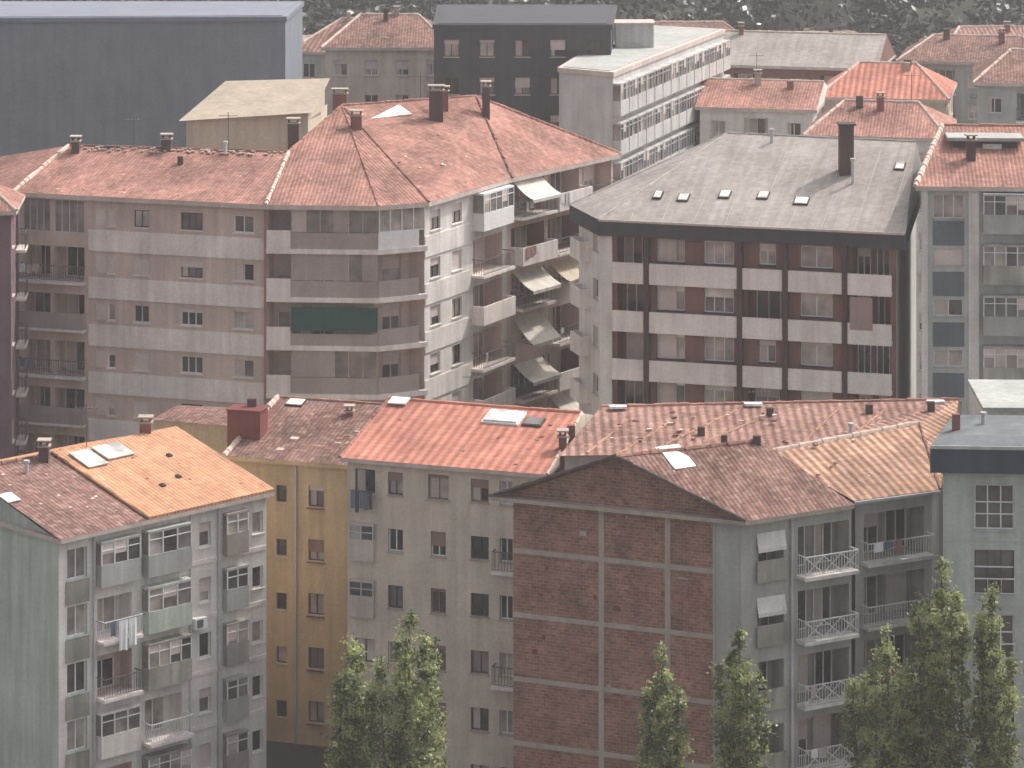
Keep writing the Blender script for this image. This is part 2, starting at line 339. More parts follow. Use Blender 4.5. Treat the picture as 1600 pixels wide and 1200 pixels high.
for k,zc in enumerate(zcs):
    loggia(b,F,ops,.35,2.2,zc-1.1,zc+.95,1.2,pink,doors=1); loggia(b,F,ops,2.45,4.5,zc-1.1,zc+.95,1.2,pink,doors=1)
    if k==0:
        panes(b,F,.35,2.2,zc-1.1,zc+.95,-.1,alum,4,None,[gl2[0]]*3); panes(b,F,2.45,4.5,zc-1.1,zc+.95,-.1,alum,4,None,[gl2[0]]*3)
    else:
        balcony(b,F,.2,4.6,zc-1.15,.5,'rail' if k%2 else 'solid',smoked if k%2==0 else band,slabm=band)
    for s,w,n in ((5.7,.9,1),(6.3,.5,1),(8.3,1.0,2),(11.6,1.45,3),(15.0,1.3,2)):
        if s==5.7: b.box('roller_blinds',blind,F,5.3,5.95,.003,.05,zc-.5,zc+.5)
        else: window(b,F,ops,s,zc,w,1.05,R.choice([white,alum,darkframe]),blind if R.random()<.7 else None,n=n,rm=band,d=.15)
    b.box('facade_bands',band,F,sp+.1,F.L-.02,.003,.09,zc-2.1,zc-.8)
wallg(b,F,0,F.L,0,zt,pink,ops)
b.box('corner_post',rustred,F,F.L-.14,F.L,.1,.2,3,zt)
for i in (1,2,3,4):
    F=Fr(path[i],path[i+1]); ops=[]
    if i in (2,3):
        for k,zc in enumerate(zcs):
            n=3 if i==2 else 1
            for j in range(n):
                s=F.L*(j+.5)/n; window(b,F,ops,s,zc-.15,1.5 if n>1 else 1.2,1.9,R.choice([white,alum,darkframe]),blind,rm=pink,sill=False,gset=[gl[1],gl[2],gl[2]])
    wallg(b,F,0,F.L,0,zt,pink,ops)
O=inset(P,.12); I2=inset(P,.24)
for k,zc in enumerate(zcs):
    zf=zc-1.35
    sl=[W[1],O[1],O[2],O[3],W[3],U[3],U[2],U[1]]
    b.prism('balcony_slabs',band,sl,zf-.3,zf)
    Fp,Fq=Fr(I2[1],I2[2]),Fr(I2[2],I2[3])
    b.box('balcony_parapets',band,Fp,0.0,1.45,.0,.08,zf+.002,zf+1.1)
    if k==2:
        b.box('balcony_parapets',smoked,Fp,1.46,Fp.L,.0,.05,zf+.002,zf+.7); awning(b,Fp,1.5,Fp.L-.0,zf+2.3,.15,1.2,greenaw)
    else: b.box('balcony_parapets',smoked,Fp,1.46,Fp.L,.0,.05,zf+.002,zf+.98)
    b.box('balcony_parapets',smoked if k else white,Fq,.01,Fq.L-.5,.0,.05,zf+.002,zf+1.0)
    for s in [1.5+i*.86 for i in range(7)]: b.box('balcony_posts',pink,Fp,s,s+.04,-.03,-.001,zf+.002,zf+(2.58 if k in(0,1,3) else 1.0))
    if k in (0,1,3):
        for i in range(6):
            b.face('gallery_glass',R.choice([gl2[0],gl2[0],smoked,curtain]),[Fp.P(1.5+i*.86,-.02,zf+1),Fp.P(2.36+i*.86,-.02,zf+1),Fp.P(2.36+i*.86,-.02,zf+2.58),Fp.P(1.5+i*.86,-.02,zf+2.58)])
    if k==0: panes(b,Fq,.05,Fq.L-.1,zf+1.0,zf+2.55,.0,white,4,None,gl2)
F=Fr(W[3],W[4]); ops=[]
for k,zc in enumerate(zcs):
    for s in (1.4,4.2): window(b,F,ops,s,zc,1.3,1.2,darkframe,blind,rm=whitew)
    b.box('facade_bands',whitew,F,0.02,5.9,.003,.07,zc-2.1,zc-.85)
    if k==0: gallery(b,F,6.3,10.4,zc-1.25,zc+.95,.8,white,white)
    else:
        loggia(b,F,ops,6.3,10.3,zc-1.25,zc+.9,1.2,pink,doors=2); balcony(b,F,6.1,10.4,zc-1.25,.9,'rail' if k%2 else 'solid',band)
wallg(b,F,0,F.L,0,zt,whitew,ops)
F=Fr(W[4],W[5]); ops=[]
for k,zc in enumerate(zcs):
    for j,(s0,s1) in enumerate(((.5,4.4),(4.8,8.6),(9.0,12.6))):
        if s1>F.L: s1=F.L-.15
        if (k+j)%4==3: window(b,F,ops,(s0+s1)/2,zc,1.4,1.3,white,blind)
        else:
            loggia(b,F,ops,s0,s1,zc-1.25,zc+.9,1.3,brownw if k%3==1 else pink,doors=2)
            balcony(b,F,s0-.1,s1+.1,zc-1.25,1.0,'solid' if (k+j)%2 else 'rail',band,slabm=band)
        if (k,j) in ((0,0),(2,0),(3,0),(2,1),(4,0),(5,1),(1,2)): awning(b,F,s0+.3,s1-.3,zc+.9,1.5,1.0 if k!=3 else 1.5,canvas if (k,j)!=(2,1) else beige)
wallg(b,F,0,F.L,0,zt,pink,ops)
for i in (7,8,9,10): blank(b,path,i,0,zt,pink)
for x,y,zz,h,w,m in ((-9.9,203.2,28.3,1.5,.7,chim),(-4.9,206.5,29.0,2.0,.9,chimd),(-1.7,209.5,29.3,1.6,.5,chimd),(-13.9,203.2,28.4,.9,.7,chimd),(-21.8,201.7,27.6,.9,.6,chimd),(-27.6,202.2,27.3,1.0,.5,chimd),(-4.4,208.5,29.3,1.4,.5,chim),(-11.2,208,29.8,.8,.9,chim)):
    chimney(b,x,y,zz,h,w,.55,m)
chimney(b,-25.4,202.6,27.5,.5,.9,.5,chimd,False); pipe(b,-18,201,27.6,.8)
for x,y in ((-23.2,202.3),(-19.9,201.2),(-16.2,200.6),(-20.7,199.6)): chimney(b,x,y,27.4,.35,.35,.3,R.choice([chimd,chim,concrete]),False)
b.box('roof_light',skyl,RF((-9.6,205.2,29.15),(-6.0,207.2,29.3),(-11.5,208.3,29.9)),0,3.6,.12,.2,0,1.9)
for i in range(90):
    t=R.random(); p=R0.lerp(R1,t)+V((0,-R.uniform(.05,.9)**1.5,0)); p.z-=abs(p.y-R0.lerp(R1,t).y)*.22-.04
    F_=Fr((p.x,p.y),(p.x+1,p.y),p.z); w=R.uniform(.08,.28); b.box('ridge_mortar_dabs',mortar,F_,0,w,-.1,.06,-.03,.05)
dabs(b,RF(E[0],E[1],R1),22,2,14,.6,5.5,[mortar,tbrown,ttan,chim],.22); dabs(b,RF(E[3],E[4],R3),12,1,9,.6,6,[mortar,tbrown,ttan],.25)
antenna(b,-18,203,27.9); antenna(b,-24,203.2,27.8,2.0); antenna(b,-6,210,30,1.8)
b.done()

b,_=gable_rect('mauve_apartment_building',(-39,188.5),(-29.3,189.2),6.6,26.0,1.6,mauve,tpink,'mix',hip=2.5); b.done()

# ================================================================== B  slate roof apartment building
b=Bld('slate_roof_apartment_building'); z=25.5
Q=[(5.1,189.2),(22.65,184.2),(24.6,195),(26.6,206),(9,211),(3.5,194.8)]
E=[V((p[0],p[1],z)) for p in Q]; L=V((13.4,199,29.3)); Rr=V((24.6,195,29.3))
b.prism('slate_fascia',darktrim,Q,z-.95,z-.01)
roof(b,slate,[E[0],E[1],Rr,L]); roof(b,slate,[E[5],E[0],L]); roof(b,slate,[E[4],E[5],L]); roof(b,slate,[E[3],E[4],L,Rr])
b.face('gable',greyr,[E[1],E[3],Rr])
for p,q in ((L,Rr),(E[0],L),(E[5],L)): ridge(b,p,q,slatewet,r=.08)
b.box('roof_edge_trim',trim,Fr(Q[0],Q[1]),0,18.2,.002,.08,z-.1,z+.03)
W=inset(Q,.55); F=Fr(W[0],W[1]); ops=[]; zt=z-.95
zcs=[23.85-2.85*k for k in range(8)]
cols=[2.6,8.2,10.9,14.4]; S=F.L
for c in cols: b.box('brown_columns',darkcol,F,c-.14,c+.14,.01,.62,2,zt-.01)
bays=[(.5,cols[0]-.16),(cols[0]+.16,cols[1]-.16),(cols[1]+.16,cols[2]-.16),(cols[2]+.16,cols[3]-.16),(cols[3]+.16,S-.2)]
b.box('white_pilaster',whitew,F,-.25,.45,.01,.3,0,zt-.01)
for k,zc in enumerate(zcs):
    for j,(a,c) in enumerate(bays):
        b.box('balcony_parapets',band,F,a+.01,c-.01,.42,.55,zc-2.05,zc-.82)
        b.box('balcony_slabs',concrete,F,a+.01,c-.01,.003,.418,zc-2.02,zc-1.85)
        if j==0 or (j==2 and k%2==1): loggia(b,F,ops,a+.2,c-.1,zc-1.3,zc+.85,1.2,brownw,doors=1)
        elif j==1:
            window(b,F,ops,a+1.2,zc,1.7,1.5,white,whitew,2,rm=darkcol,gset=[gl[2],gl[1],gl[2]]); window(b,F,ops,a+4.1,zc,1.8,1.5,white,whitew,3,rm=darkcol,gset=[gl[2],gl[1],gl[2]])
            b.box('roller_blinds',blind if (k%3) else curtain,F,a+.45,a+1.55,-.1,-.06,zc-.75,zc+.74)
        elif j==2: window(b,F,ops,(a+c)/2+.2,zc,1.0,1.3,white,blind,2,rm=darkcol)
        elif j==3: window(b,F,ops,(a+c)/2,zc,1.9,1.4,white,blind,2,rm=darkcol,gset=[gl[2],gl[1],gl[2]])
        else:
            loggia(b,F,ops,a+.2,c-.15,zc-1.3,zc+.85,1.2,brownw,doors=2)
            if k==1: b.box('awning_screen',screen,F,a+.15,c-1.1,.56,.58,zc-1.2,zc+.7)
wallg(b,F,0,S,0,zt,brownw,ops)
F=Fr(W[5],W[0]); ops=[]
for zc in zcs: window(b,F,ops,3.4,zc,1.0,1.2,white,blind); balcony(b,F,.4,2.4,zc-1.2,.7,'solid',band)
wallg(b,F,0,F.L,0,zt,whitew,ops)
for i in (1,2,3,4): blank(b,W,i,0,zt,greyr)
RFr=RF(E[0],E[1],Rr)
for s,h,w in ((4.5,2.7,.55),(6.9,3.3,.55),(9.2,3.4,.55),(11.6,2.9,.75),(16.7,7.8,.5),(2.9,2.9,.4)): skylight(b,RFr,s,h,w,.75)
for i in range(9): b.box('slate_seams',slatewet,RFr,1.9+i*1.9,1.94+i*1.9,.0,.02,.1,min(10.2,1.0+i*2.2))
chimney(b,20.05,191.6,28.1,2.6,.85,.9,chimd,False); F_=Fr((19.6,191.55),(20.5,191.55),30.75); b.box('chimney_caps',darkframe,F_,-.08,1.0,-1,.12,0,.1)
pipe(b,20.3,190.6,27.9,.9); pipe(b,16,197,28.9,.8)
b.done()

# ================================================================== C  right building
b=Bld('grey_apartment_building'); z=28.1
Q=[(23.3,185),(37,184),(39.5,200),(26.4,201)]
E=[V((p[0],p[1],z)) for p in Q]; r0,r1=V((25.9,192.8,30.6)),V((38.2,192,30.6))
b.prism('eaves',trim,Q,z-.25,z-.01); roof(b,tpink,[E[0],E[1],r1,r0]); roof(b,tpink,[E[2],E[3],r0,r1]); roof(b,tpink,[E[3],E[0],r0]); b.face('gable',whitew,[E[1],E[2],r1])
ridge(b,r0,r1,tpink); ridge(b,E[0],r0,r=.2)
W=inset(Q,.35); F=Fr(W[0],W[1]); ops=[]
for k in range(8):
    zc=26.9-2.93*k
    if k in (0,): window(b,F,ops,1.55,zc,1.8,1.4,white,None,3,rm=greyr)
    else: window(b,F,ops,1.55,zc+.0,1.7,1.0,white,blind,2,rm=greyr)
    b.box('blue_panels',bluepanel,F,.65,2.45,.003,.05,zc-2.25,zc-.85)
    gallery(b,F,3.5,6.1,zc-1.3,zc+.85,.7,white,stain if k%2 else greyr,.65)
    gallery(b,F,6.4,9.4,zc-1.3,zc+.85,.7,white,greyr,.65)
    window(b,F,ops,11.2,zc,1.3,1.3)
b.box('pilaster',whitew,F,2.7,3.3,.003,.15,0,z-.26); b.box('pilaster',whitew,F,0,.35,.003,.15,0,z-.26)
wallg(b,F,0,F.L,0,z-.25,paleblue,ops)
for i in (1,2,3): blank(b,W,i,0,z-.25,greyr)
FD=Fr((26.0,189.6),(30.2,189.3),29.3)
b.box('roof_dormer_walls',darkw,FD,.2,3.9,-3,-.3,-.8,.8); b.box('roof_dormer_roof',greyr,FD,-.2,4.3,-3.4,.1,.802,1.0); b.box('roof_dormer_walls',whitew,FD,1.9,3.0,-.29,-.1,-.4,.6)  # shade below the dormer roof is painted in as dark wall colour
chimney(b,27,188,29.0,1.3,.5,.5,chimd); chimney(b,33,190,29.8,1.0)
b.done()

# ================================================================== background blocks
def block(name,poly,z,wm,fac=(0,),style='win',rm=None,z0=0,fm=white,lift=True):
    b=Bld(name); w=poly
    for i in range(len(poly)):
        if i in fac: autofac(b,Fr(w[i],w[(i+1)%len(w)]),z0,z,wm,style,fm)
        else: blank(b,w,i,z0,z,wm)
    b.prism('parapet',wm if not lift else trim,inset(poly,-.12),z+.002,z+.35); b.prism('roof',rm or greyr,inset(poly,.3),z+.3,z+.4)
    cx=sum(p[0] for p in poly)/len(poly); cy=sum(p[1] for p in poly)/len(poly)
    if lift:
        F=Fr((cx-1.5,cy-1),(cx+1.5,cy-1),z+.4); b.box('lift_house',wm,F,0,3,-2.6,0,0,1.8); b.box('lift_house',trim,F,-.1,3.1,-2.7,.1,1.802,1.95)
        for k in range(3): pipe(b,cx+R.uniform(-4,4),cy+R.uniform(-2,2),z+.4,.9)
    return b
block('blue_grey_apartment_building',[(-60,238),(-17,240),(-16.5,252),(-60,252)],32.2,bluegrey,fac=(),lift=False,rm=bluegrey).done()
b=Bld('beige_building'); poly=[(-22.6,222),(-14.2,222.8),(-13.4,232),(-22.2,232)]
for i in range(4): blank(b,poly,i,0,27.0,beige)
roof(b,mk('tan_sheet_roof',(.40,.335,.26)),[(-23.1,221.6,27.1),(-13.8,222.2,27.6),(-13,229,29.2),(-20.5,229,29.0)])
b.face('gable',beige,[(-14.2,222.8,27),(-13.4,229,27),(-13.4,229,29.1),(-14.2,222.8,27.6)]); b.face('gable',beige,[(-22.6,222,27),(-14.2,222.8,27),(-14.2,222.8,27.6),(-22.6,222,27.2)])
b.face('gable',beige,[(-22.6,222,27),(-22.2,229,27),(-20.5,229,29),(-22.6,222,27.2)])
b.box('downpipe',trim,Fr((-22.6,221.9),(-14.2,222.7)),.5,.6,.0,.08,0,27); b.done()
block('shade_toned_apartment_building',[(-6,246),(7.6,246),(8.5,262),(-6,262)],31.0,darkw,fac=(0,),style='win',fm=darkframe,lift=False,rm=darkw).done()  # block lies in shade; that shade is put into its dark wall colour
block('glazed_balcony_apartment_building',[(7.4,235),(17.6,266),(10,270),(3.5,238)],28.6,offwhite,fac=(0,),style='gal').done()
for nm,a,c,d,zz,ri,wm,rm,st,hp in (
  ('tile_roof_house',(21.2,233),(31.5,231),11,24.6,1.9,whitew,tpink,'win',2.5),
  ('white_apartment_building',(14.5,254),(24,252),11,24.0,1.6,whitew,tpink,'mix',0),
  ('orange_roof_house',(24.5,258),(35,256),12,24.3,2.2,cream,tcoral,'win',3),
  ('tile_roof_apartment_building',(36,250),(50,248),12,26.4,2.0,greyr,tbrown,'mix',3),
  ('tile_roof_apartment_building',(-16,268),(-5,268),12,27.2,2.2,cream,tbrown,'win',3)):
    b,_=gable_rect(nm,a,c,d,zz,ri,wm,rm,st,hp); b.done()
for row,(y0,vt) in enumerate(((292,92),(328,78))):
    x=-20 if row==0 else -70
    while x<74:
        w=R.uniform(11,19); y=y0+R.uniform(-6,6); v=vt+R.uniform(-14,20)
        zz=56-(v+463)*y/5000
        wm=R.choice([offwhite,cream,greyr,beige,pink,brownw]); rm=R.choice([tpink,tbrown,tdk,tbrown,slate])
        b,_=gable_rect(R.choice(['distant_apartment_building','distant_tile_roof_house']),(x,y),(x+w,y+R.uniform(-4,4)),12,zz,R.uniform(1.5,2.8),wm,rm,R.choice(['win','mix','win']),R.choice([0,3])); b.done()
        x+=w+R.uniform(.8,5)

# ================================================================== E1 front-left building
b=Bld('pale_green_apartment_building'); z=15.5
A,C=V((-21.86,155,z)),V((-12.2,164.5,z)); d=(C-A).normalized(); pb=V((-.72,.70,0))
D,Ee=C+pb*15.6,A+pb*15.6; r0=A+pb*7.8+V((0,0,2)); r1=C+pb*7.8+V((0,0,2))
poly=[(p.x,p.y) for p in (A,C,D,Ee)]
b.prism('eaves',trim,poly,z-.22,z-.01)
sp=(C-A).length*.40; M0=A+d*sp; M1=r0+d*sp; up=V((0,0,.14))
roof(b,tbrown,[A,M0,M1,r0]); roof(b,torange,[M0+up,C+up,r1+up,M1+up]); roof(b,torange,[D,Ee,r0,r1])
b.face('roof_edge',torange,[M0,M0+up,M1+up,M1]); b.face('roof_edge',torange,[C,C+up,r1+up,r1]); b.face('roof_edge',torange,[M0,C,C+up,M0+up])
ridge(b,r0,r1,tbrown); ridge(b,M0+up*.6,M1+up*.6,torange,r=.09)
W=inset(poly,.3)
W[0]=(W[0][0]-.18,W[0][1]+.17); W[3]=(W[3][0]-.18,W[3][1]+.17)
b.face('gable',green,[(W[0][0],W[0][1],z-.23),(W[3][0],W[3][1],z-.23),tuple(r0-V((0,0,.12))+d*.15)])
b.face('gable',cream,[C,D,r1])
F=Fr(W[0],W[1]); ops=[]; S=F.L
for k in range(5):
    zc=14.0-2.8*k
    window(b,F,ops,1.1,zc,1.2,1.5,white,None,2,rm=green,gset=gl2); b.box('dark_panels',stain,F,.4,1.8,.003,.05,zc-1.95,zc-.85)
    if k==0: gallery(b,F,2.2,4.6,zc-1.2,zc+.9,.5,white,greyr,gset=[gl2[1],gl2[0],gl2[1]]); gallery(b,F,5.0,7.7,zc-1.2,zc+.95,.6,white,greyr,.9)
    elif k==1:
        loggia(b,F,ops,2.3,4.4,zc-1.2,zc+.8,1.0,whitew); balcony(b,F,2.2,4.6,zc-1.2,.7,'wrail'); gallery(b,F,5.0,7.7,zc-1.2,zc+.95,.6,white,green,.9)
    elif k%2==0: gallery(b,F,5.0,7.7,zc-1.2,zc+.95,.6,white,stain,.7); loggia(b,F,ops,2.3,4.4,zc-1.2,zc+.8,1.0,pink); balcony(b,F,2.2,4.6,zc-1.2,.7,'rail')
    else: gallery(b,F,2.2,4.6,zc-1.2,zc+.9,.5,white,whitew); loggia(b,F,ops,5.2,7.5,zc-1.2,zc+.8,1.0,whitew); balcony(b,F,5.0,7.7,zc-1.2,.8,'wrail')
    window(b,F,ops,9.0,zc,.75,1.25,white,blind,1,rm=whitew)
    gallery(b,F,10.1,11.5,zc-1.1,zc+.9,.4,white,(smoked,greyr,stain,greyr,smoked)[k],.7)
    window(b,F,ops,12.4,zc,.7,1.1,white,None,1,rm=whitew)
wallg(b,F,0,S,0,z-.22,whitew,ops)
acunit(b,F,8.1,9.4)
for zc in (9.85,7.05,12.65,4.3): b.box('floor_bands',band,F,2.0,S-.05,.003,.05,zc-.1,zc+.12)
for k in range(3): b.box('downpipes',alum,F,(2.0,7.95,9.75)[k],(2.0,7.95,9.75)[k]+.1,.06,.16,0,z-.23)
blank(b,W,3,0,z-.22,green); blank(b,W,1,0,z-.22,cream); blank(b,W,2,0,z-.22,cream)
RFm=RF(M0+up,C+up,M1+up)
b.box('plastic_roof_sheets',polyc,RFm,.35,1.6,.05,.12,5.6,7.4); b.box('plastic_roof_sheets',polyc,RFm,1.9,3.6,.05,.12,6.0,7.5)
RFa=RF(A,M0,r0); b.box('plastic_roof_sheets',skyl,RFa,-.2,.6,.05,.1,4.2,5.1)
dabs(b,RFa,14,.3,4.6,.4,7,[mortar,ttan,tpink],.22); dabs(b,RFm,10,.3,7.2,.4,7,[tbrown,tcoral,tcoral],.2)
for s,h in ((4.2,3),(5.3,5.2),(2.8,2.5)): skylight(b,RFm,s,h,.1,.14,darkframe)
chimney(b,r0.x+3.6,r0.y+2.6,17.3,.8,.5,.5,chimd); chimney(b,-19.3,168.4,17.2,.9,.6,.5,chim); pipe(b,-24.5,161.5,17.0,.7); antenna(b,-22,165.5,17.4,2.4)
for s,w,h,m in ((3.0,.55,1.5,cloth),(3.6,.5,1.35,cloth),(2.5,.35,.7,clothb)):
    n=6
    for i in range(n):
        a0,a1=s+w*i/n,s+w*(i+1)/n; o0,o1=.85+.05*math.sin(i*1.9),.85+.05*math.sin((i+1)*1.9)
        b.face('laundry',m,[F.P(a0,o0,11.0-h),F.P(a1,o1,11.0-h+.08*math.sin(i)),F.P(a1,.85,11.0),F.P(a0,.85,11.0)])
b.box('clothes_line',iron,F,2.2,4.6,.84,.86,11.0,11.02)
for s in (2.2,4.58): b.box('clothes_line',iron,F,s,s+.03,.003,.84,10.96,10.99)
b.done()

# ================================================================== E2 ochre building
b=Bld('ochre_apartment_building'); z=15.3
Q=[(-15.6,173.2),(-6.5,170.3),(-5.2,176.2),(-8.2,184),(-13.2,185)]
E=[V((p[0],p[1],z)) for p in Q]; r0,r1=V((-13.2,180.2,16.95)),V((-6.3,178.0,16.95))
b.prism('eaves',yellow,Q,z-.22,z-.01)
roof(b,tbrown,[E[0],E[1],r1,r0]); b.face('gable',yellow,[E[4],E[0],r0]); roof(b,tbrown,[E[2],E[3],E[4],r0,r1]); b.face('gable',yellow,[E[1],E[2],r1])
ridge(b,r0,r1,tpink); ridge(b,E[0],r0,r=.2)
W=inset(Q,.35); F=Fr(W[0],W[1]); ops=[]
for k in range(5):
    zc=13.4-2.9*k
    window(b,F,ops,4.9,zc,.9,1.15,darkframe,blindb if k==1 else (blind if k==0 else None),2,rm=cream); window(b,F,ops,2.9,zc,.6,.9,darkframe,None,1,rm=cream)
    b.box('window_sills',brownw,F,4.4,5.4,.09,.2,zc-.66,zc-.6)
wallg(b,F,0,F.L,0,z-.22,yellow,ops)
b.box('downpipe',alum,F,3.7,3.8,.02,.12,0,z-.23)
for i in (1,2,3,4): blank(b,W,i,0,z-.22,yellow)
Fk=Fr((-15.6,175.3),(-13.7,174.8),14); b.box('roof_stack',redb,Fk,0,1.9,-1.3,0,-.5,3.3); b.box('roof_stack_cap',redb,Fk,-.06,1.96,-1.36,.06,3.302,3.36); chimney(b,-14.3,175.8,17.4,.4,.5,.4,chimd,False)
RY=RF(E[0],E[1],r0)
dabs(b,RY,24,2.5,7.5,1.0,6.5,[mortar,ttan,ttan,tpink],.5)
skylight(b,RY,1.5,6.6,.9,.7); skylight(b,RY,7.8,6.2,1.1,.8); chimney(b,-9,177,16.5,.3,.4,.4)
b.done()
b=Bld('ochre_house'); poly=[(-20.3,181.5),(-15.9,180),(-14.5,184),(-19,185)]
for i in range(4): blank(b,poly,i,0,15.4,yellow)
E=[V((p[0],p[1],15.4)) for p in inset(poly,-.15)]; c0,c1=V((-19.3,183.3,15.75)),V((-15.6,182.2,15.75))
roof(b,tbrown,[E[0],E[1],c1,c0]); roof(b,tbrown,[E[2],E[3],c0,c1]); roof(b,tbrown,[E[1],E[2],c1]); roof(b,tbrown,[E[3],E[0],c0]); b.done()

# ================================================================== E3 cream building with coral roof
b=Bld('cream_apartment_building'); z=17.9
Q=[(-8.7,161.7),(1.74,158.1),(5.3,170.6),(-4.6,174)]
E=[V((p[0],p[1],z)) for p in Q]; r0,r1=V((-6.5,168.3,19.45)),V((3.6,164.9,19.45))
b.prism('eaves',trim,Q,z-.2,z-.01)
roof(b,tcoral,[E[0],E[1],r1,r0]); roof(b,tcoral,[E[2],E[3],r0,r1]); b.face('gable',cream,[E[1],E[2],r1]); b.face('gable',cream,[E[3],E[0],r0])
ridge(b,r0,r1,tcoral); ridge(b,E[0],r0,tpink,r=.1); ridge(b,E[1],r1,mortar,r=.1)
W=inset(Q,.3); F=Fr(W[0],W[1]); ops=[]
for k in range(6):
    zc=16.75-2.85*k
    if k==1 or k==2: gallery(b,F,.15,1.5,zc-1.0,zc+.75,.25,alum,curtain,.65)
    else:
        window(b,F,ops,.95,zc,1.1,1.2,darkframe,None,2,rm=cream)
    window(b,F,ops,2.6,zc,.8,1.15,white if k%2 else darkframe,blindb if k==0 else None,2,rm=concrete)
    window(b,F,ops,4.9,zc,1.1 if k==0 else .8,1.25,blindb if k!=1 else white,blindb,2,rm=concrete)
    window(b,F,ops,7.1,zc,.95,1.15,darkframe if k else blindb,blindb if k==0 else None,2,rm=concrete)
    window(b,F,ops,8.5,zc,.7,1.2,white,None,2,rm=concrete)
    if k in (1,3): balcony(b,F,7.9,9.3,zc-.95,.6,'rail')
wallg(b,F,0,F.L,0,z-.2,cream,ops)
for i in (1,2,3): blank(b,W,i,0,z-.2,cream)
for i,m in enumerate((clothb,darkw,clothb,bluepanel,darkw)):
    b.box('laundry',m,F,.35+i*.24,.55+i*.24,.42,.45,15.2+R.uniform(0,.3),16.35)
b.box('clothes_line',iron,F,.3,1.6,.43,.44,16.36,16.38)
RC=RF(E[0],E[1],r0)
b.box('roof_light',skyl,RC,5.9,7.7,.1,.18,5.2,6.5); b.box('roof_light_frame',white,RC,5.8,7.8,-.05,.098,5.1,6.6)
dabs(b,RC,9,1,9.5,.5,6,[tbrown,tpink,tpink],.3)
skylight(b,RC,8.5,5.2,.9,.8,gl[1]); b.box('roof_light',skyl,RC,.2,1.2,.1,.18,6.3,7.1)
chimney(b,2.55,160.6,18.4,.75,.4,.5,chim); chimney(b,3.0,162.2,18.9,.5,.4,.4,chim,False); antenna(b,-2,167,19.3,1.8)
b.done()

# ================================================================== E4 brick gable building
b=Bld('brick_gable_apartment_building'); z=17.66
A,C=V((-1.08,154.8,z)),V((10.95,150,z)); dd=V((5.45,3.2,0))
D=C+dd; Ee=A+V((7.2,3.6,0)); Mid=V((4.93,152.4,20.15)); Rb=V((12.1,155.7,20.15))
b.prism('eaves',concrete,[(A.x,A.y),(C.x,C.y),(D.x,D.y),(Rb.x+1.5,Rb.y+1.6),(Ee.x,Ee.y)],z-.2,z-.01)
roof(b,tbrown,[C,D,Rb,Mid]); roof(b,tbrown,[Ee,A,Mid,Rb])
gd=V(((C-A).x,(C-A).y,0)).normalized(); gn=V((gd.y,-gd.x,0))
a=A+gd*1.05-gn*.45; c=C-gd*.35-gn*.45
F=Fr((a.x,a.y),(c.x,c.y)); S=F.L
sb=S-1.4
wallg(b,F,0,sb,0,z-.2,brick,[],'brick_gable_wall'); wallg(b,F,sb,S,0,z-.2,greyr,[])
mz=20.0; sm=(Mid-a).dot(gd)
b.face('brick_gable_wall',brick,[F.P(0,0,z-.2),F.P(S,0,z-.2),F.P(S,0,z-.05),F.P(sm,0,mz),F.P(0,0,z+.15)])
for zz in (15.05,11.95,8.85,5.75): b.box('concrete_beams',concrete,F,.0,sb,.003,.04,zz-.12,zz+.12)
for s in (4.55,7.9): b.box('concrete_columns',concrete,F,s-.14,s+.14,.003,.035,0,17.7)
b.box('corner_render',greyr,F,sb,sb+.12,.003,.05,0,z-.21)
for i in range(34):
    s=R.uniform(.2,sb-.6); h=R.uniform(8,17.3); b.box('brick_patches',R.choice([concrete,redb,chim,rustred]),F,s,s+R.uniform(.1,.5),-.05,.004,h,h+R.uniform(.08,.25))
for p,q in ((A,Mid),(C,Mid)):
    ridge(b,p,q,darkframe,r=.12,part='verge')
ridge(b,Mid,Rb,tpink)
Wd=Fr((c.x,c.y),(D.x-.1,D.y+.42)); F=Wd; ops=[]
for k in range(6):
    zc=15.9-3.05*k
    loggia(b,F,ops,.9,2.4,zc-1.3,zc+.95,1.0,greyr,white)
    if k in (0,1): awning(b,F,.85,2.45,zc+.95,.15,.7,whitew)
    b.box('balcony_parapets',stain,F,.8,2.5,.1,.2,zc-1.35,zc-.35)
    loggia(b,F,ops,3.2,F.L-.15,zc-1.3,zc+.95,1.2,stain,white,2); balcony(b,F,3.1,F.L-.1,zc-1.3,.8,'wrail',concrete,slabm=whitew,x=True)
wallg(b,F,0,F.L,0,z-.2,greyr,ops)
b.box('downpipe',alum,F,2.75,2.87,.02,.14,0,z-.22)
b.face('walls',greyr,[(D.x-.1,D.y+.42,0),(D.x-1,D.y+4,0),(D.x-1,D.y+4,z-.2),(D.x-.1,D.y+.42,z-.2)])
b.face('walls',greyr,[(Ee.x,Ee.y-.1,0),(a.x,a.y+.4,0),(a.x,a.y+.4,z-.2),(Ee.x,Ee.y-.1,z-.2)])
b.face('walls',greyr,[(a.x,a.y,0),(a.x,a.y+.4,0),(a.x,a.y+.4,z-.2),(a.x,a.y,z-.2)])
g=(Mid-C); eh=dd.normalized()
o=C+g*.72+eh*1.3; RB=RF(o,o+eh,o+g); b.box('roof_light',skyl,RB,0,1.2,.06,.14,0,1.7); b.box('roof_light_frame',white,RB,-.08,1.28,-.05,.058,-.08,1.78)
dabs(b,RF(C,D,Mid),20,-1.5,3.5,.6,6,[mortar,ttan,tpink],.28)
chimney(b,11.9,155.3,20.0,.45,.35,.35,chimd,False); chimney(b,10.3,155.2,20.0,.5,.3,.3,chimd,False)
b.done()

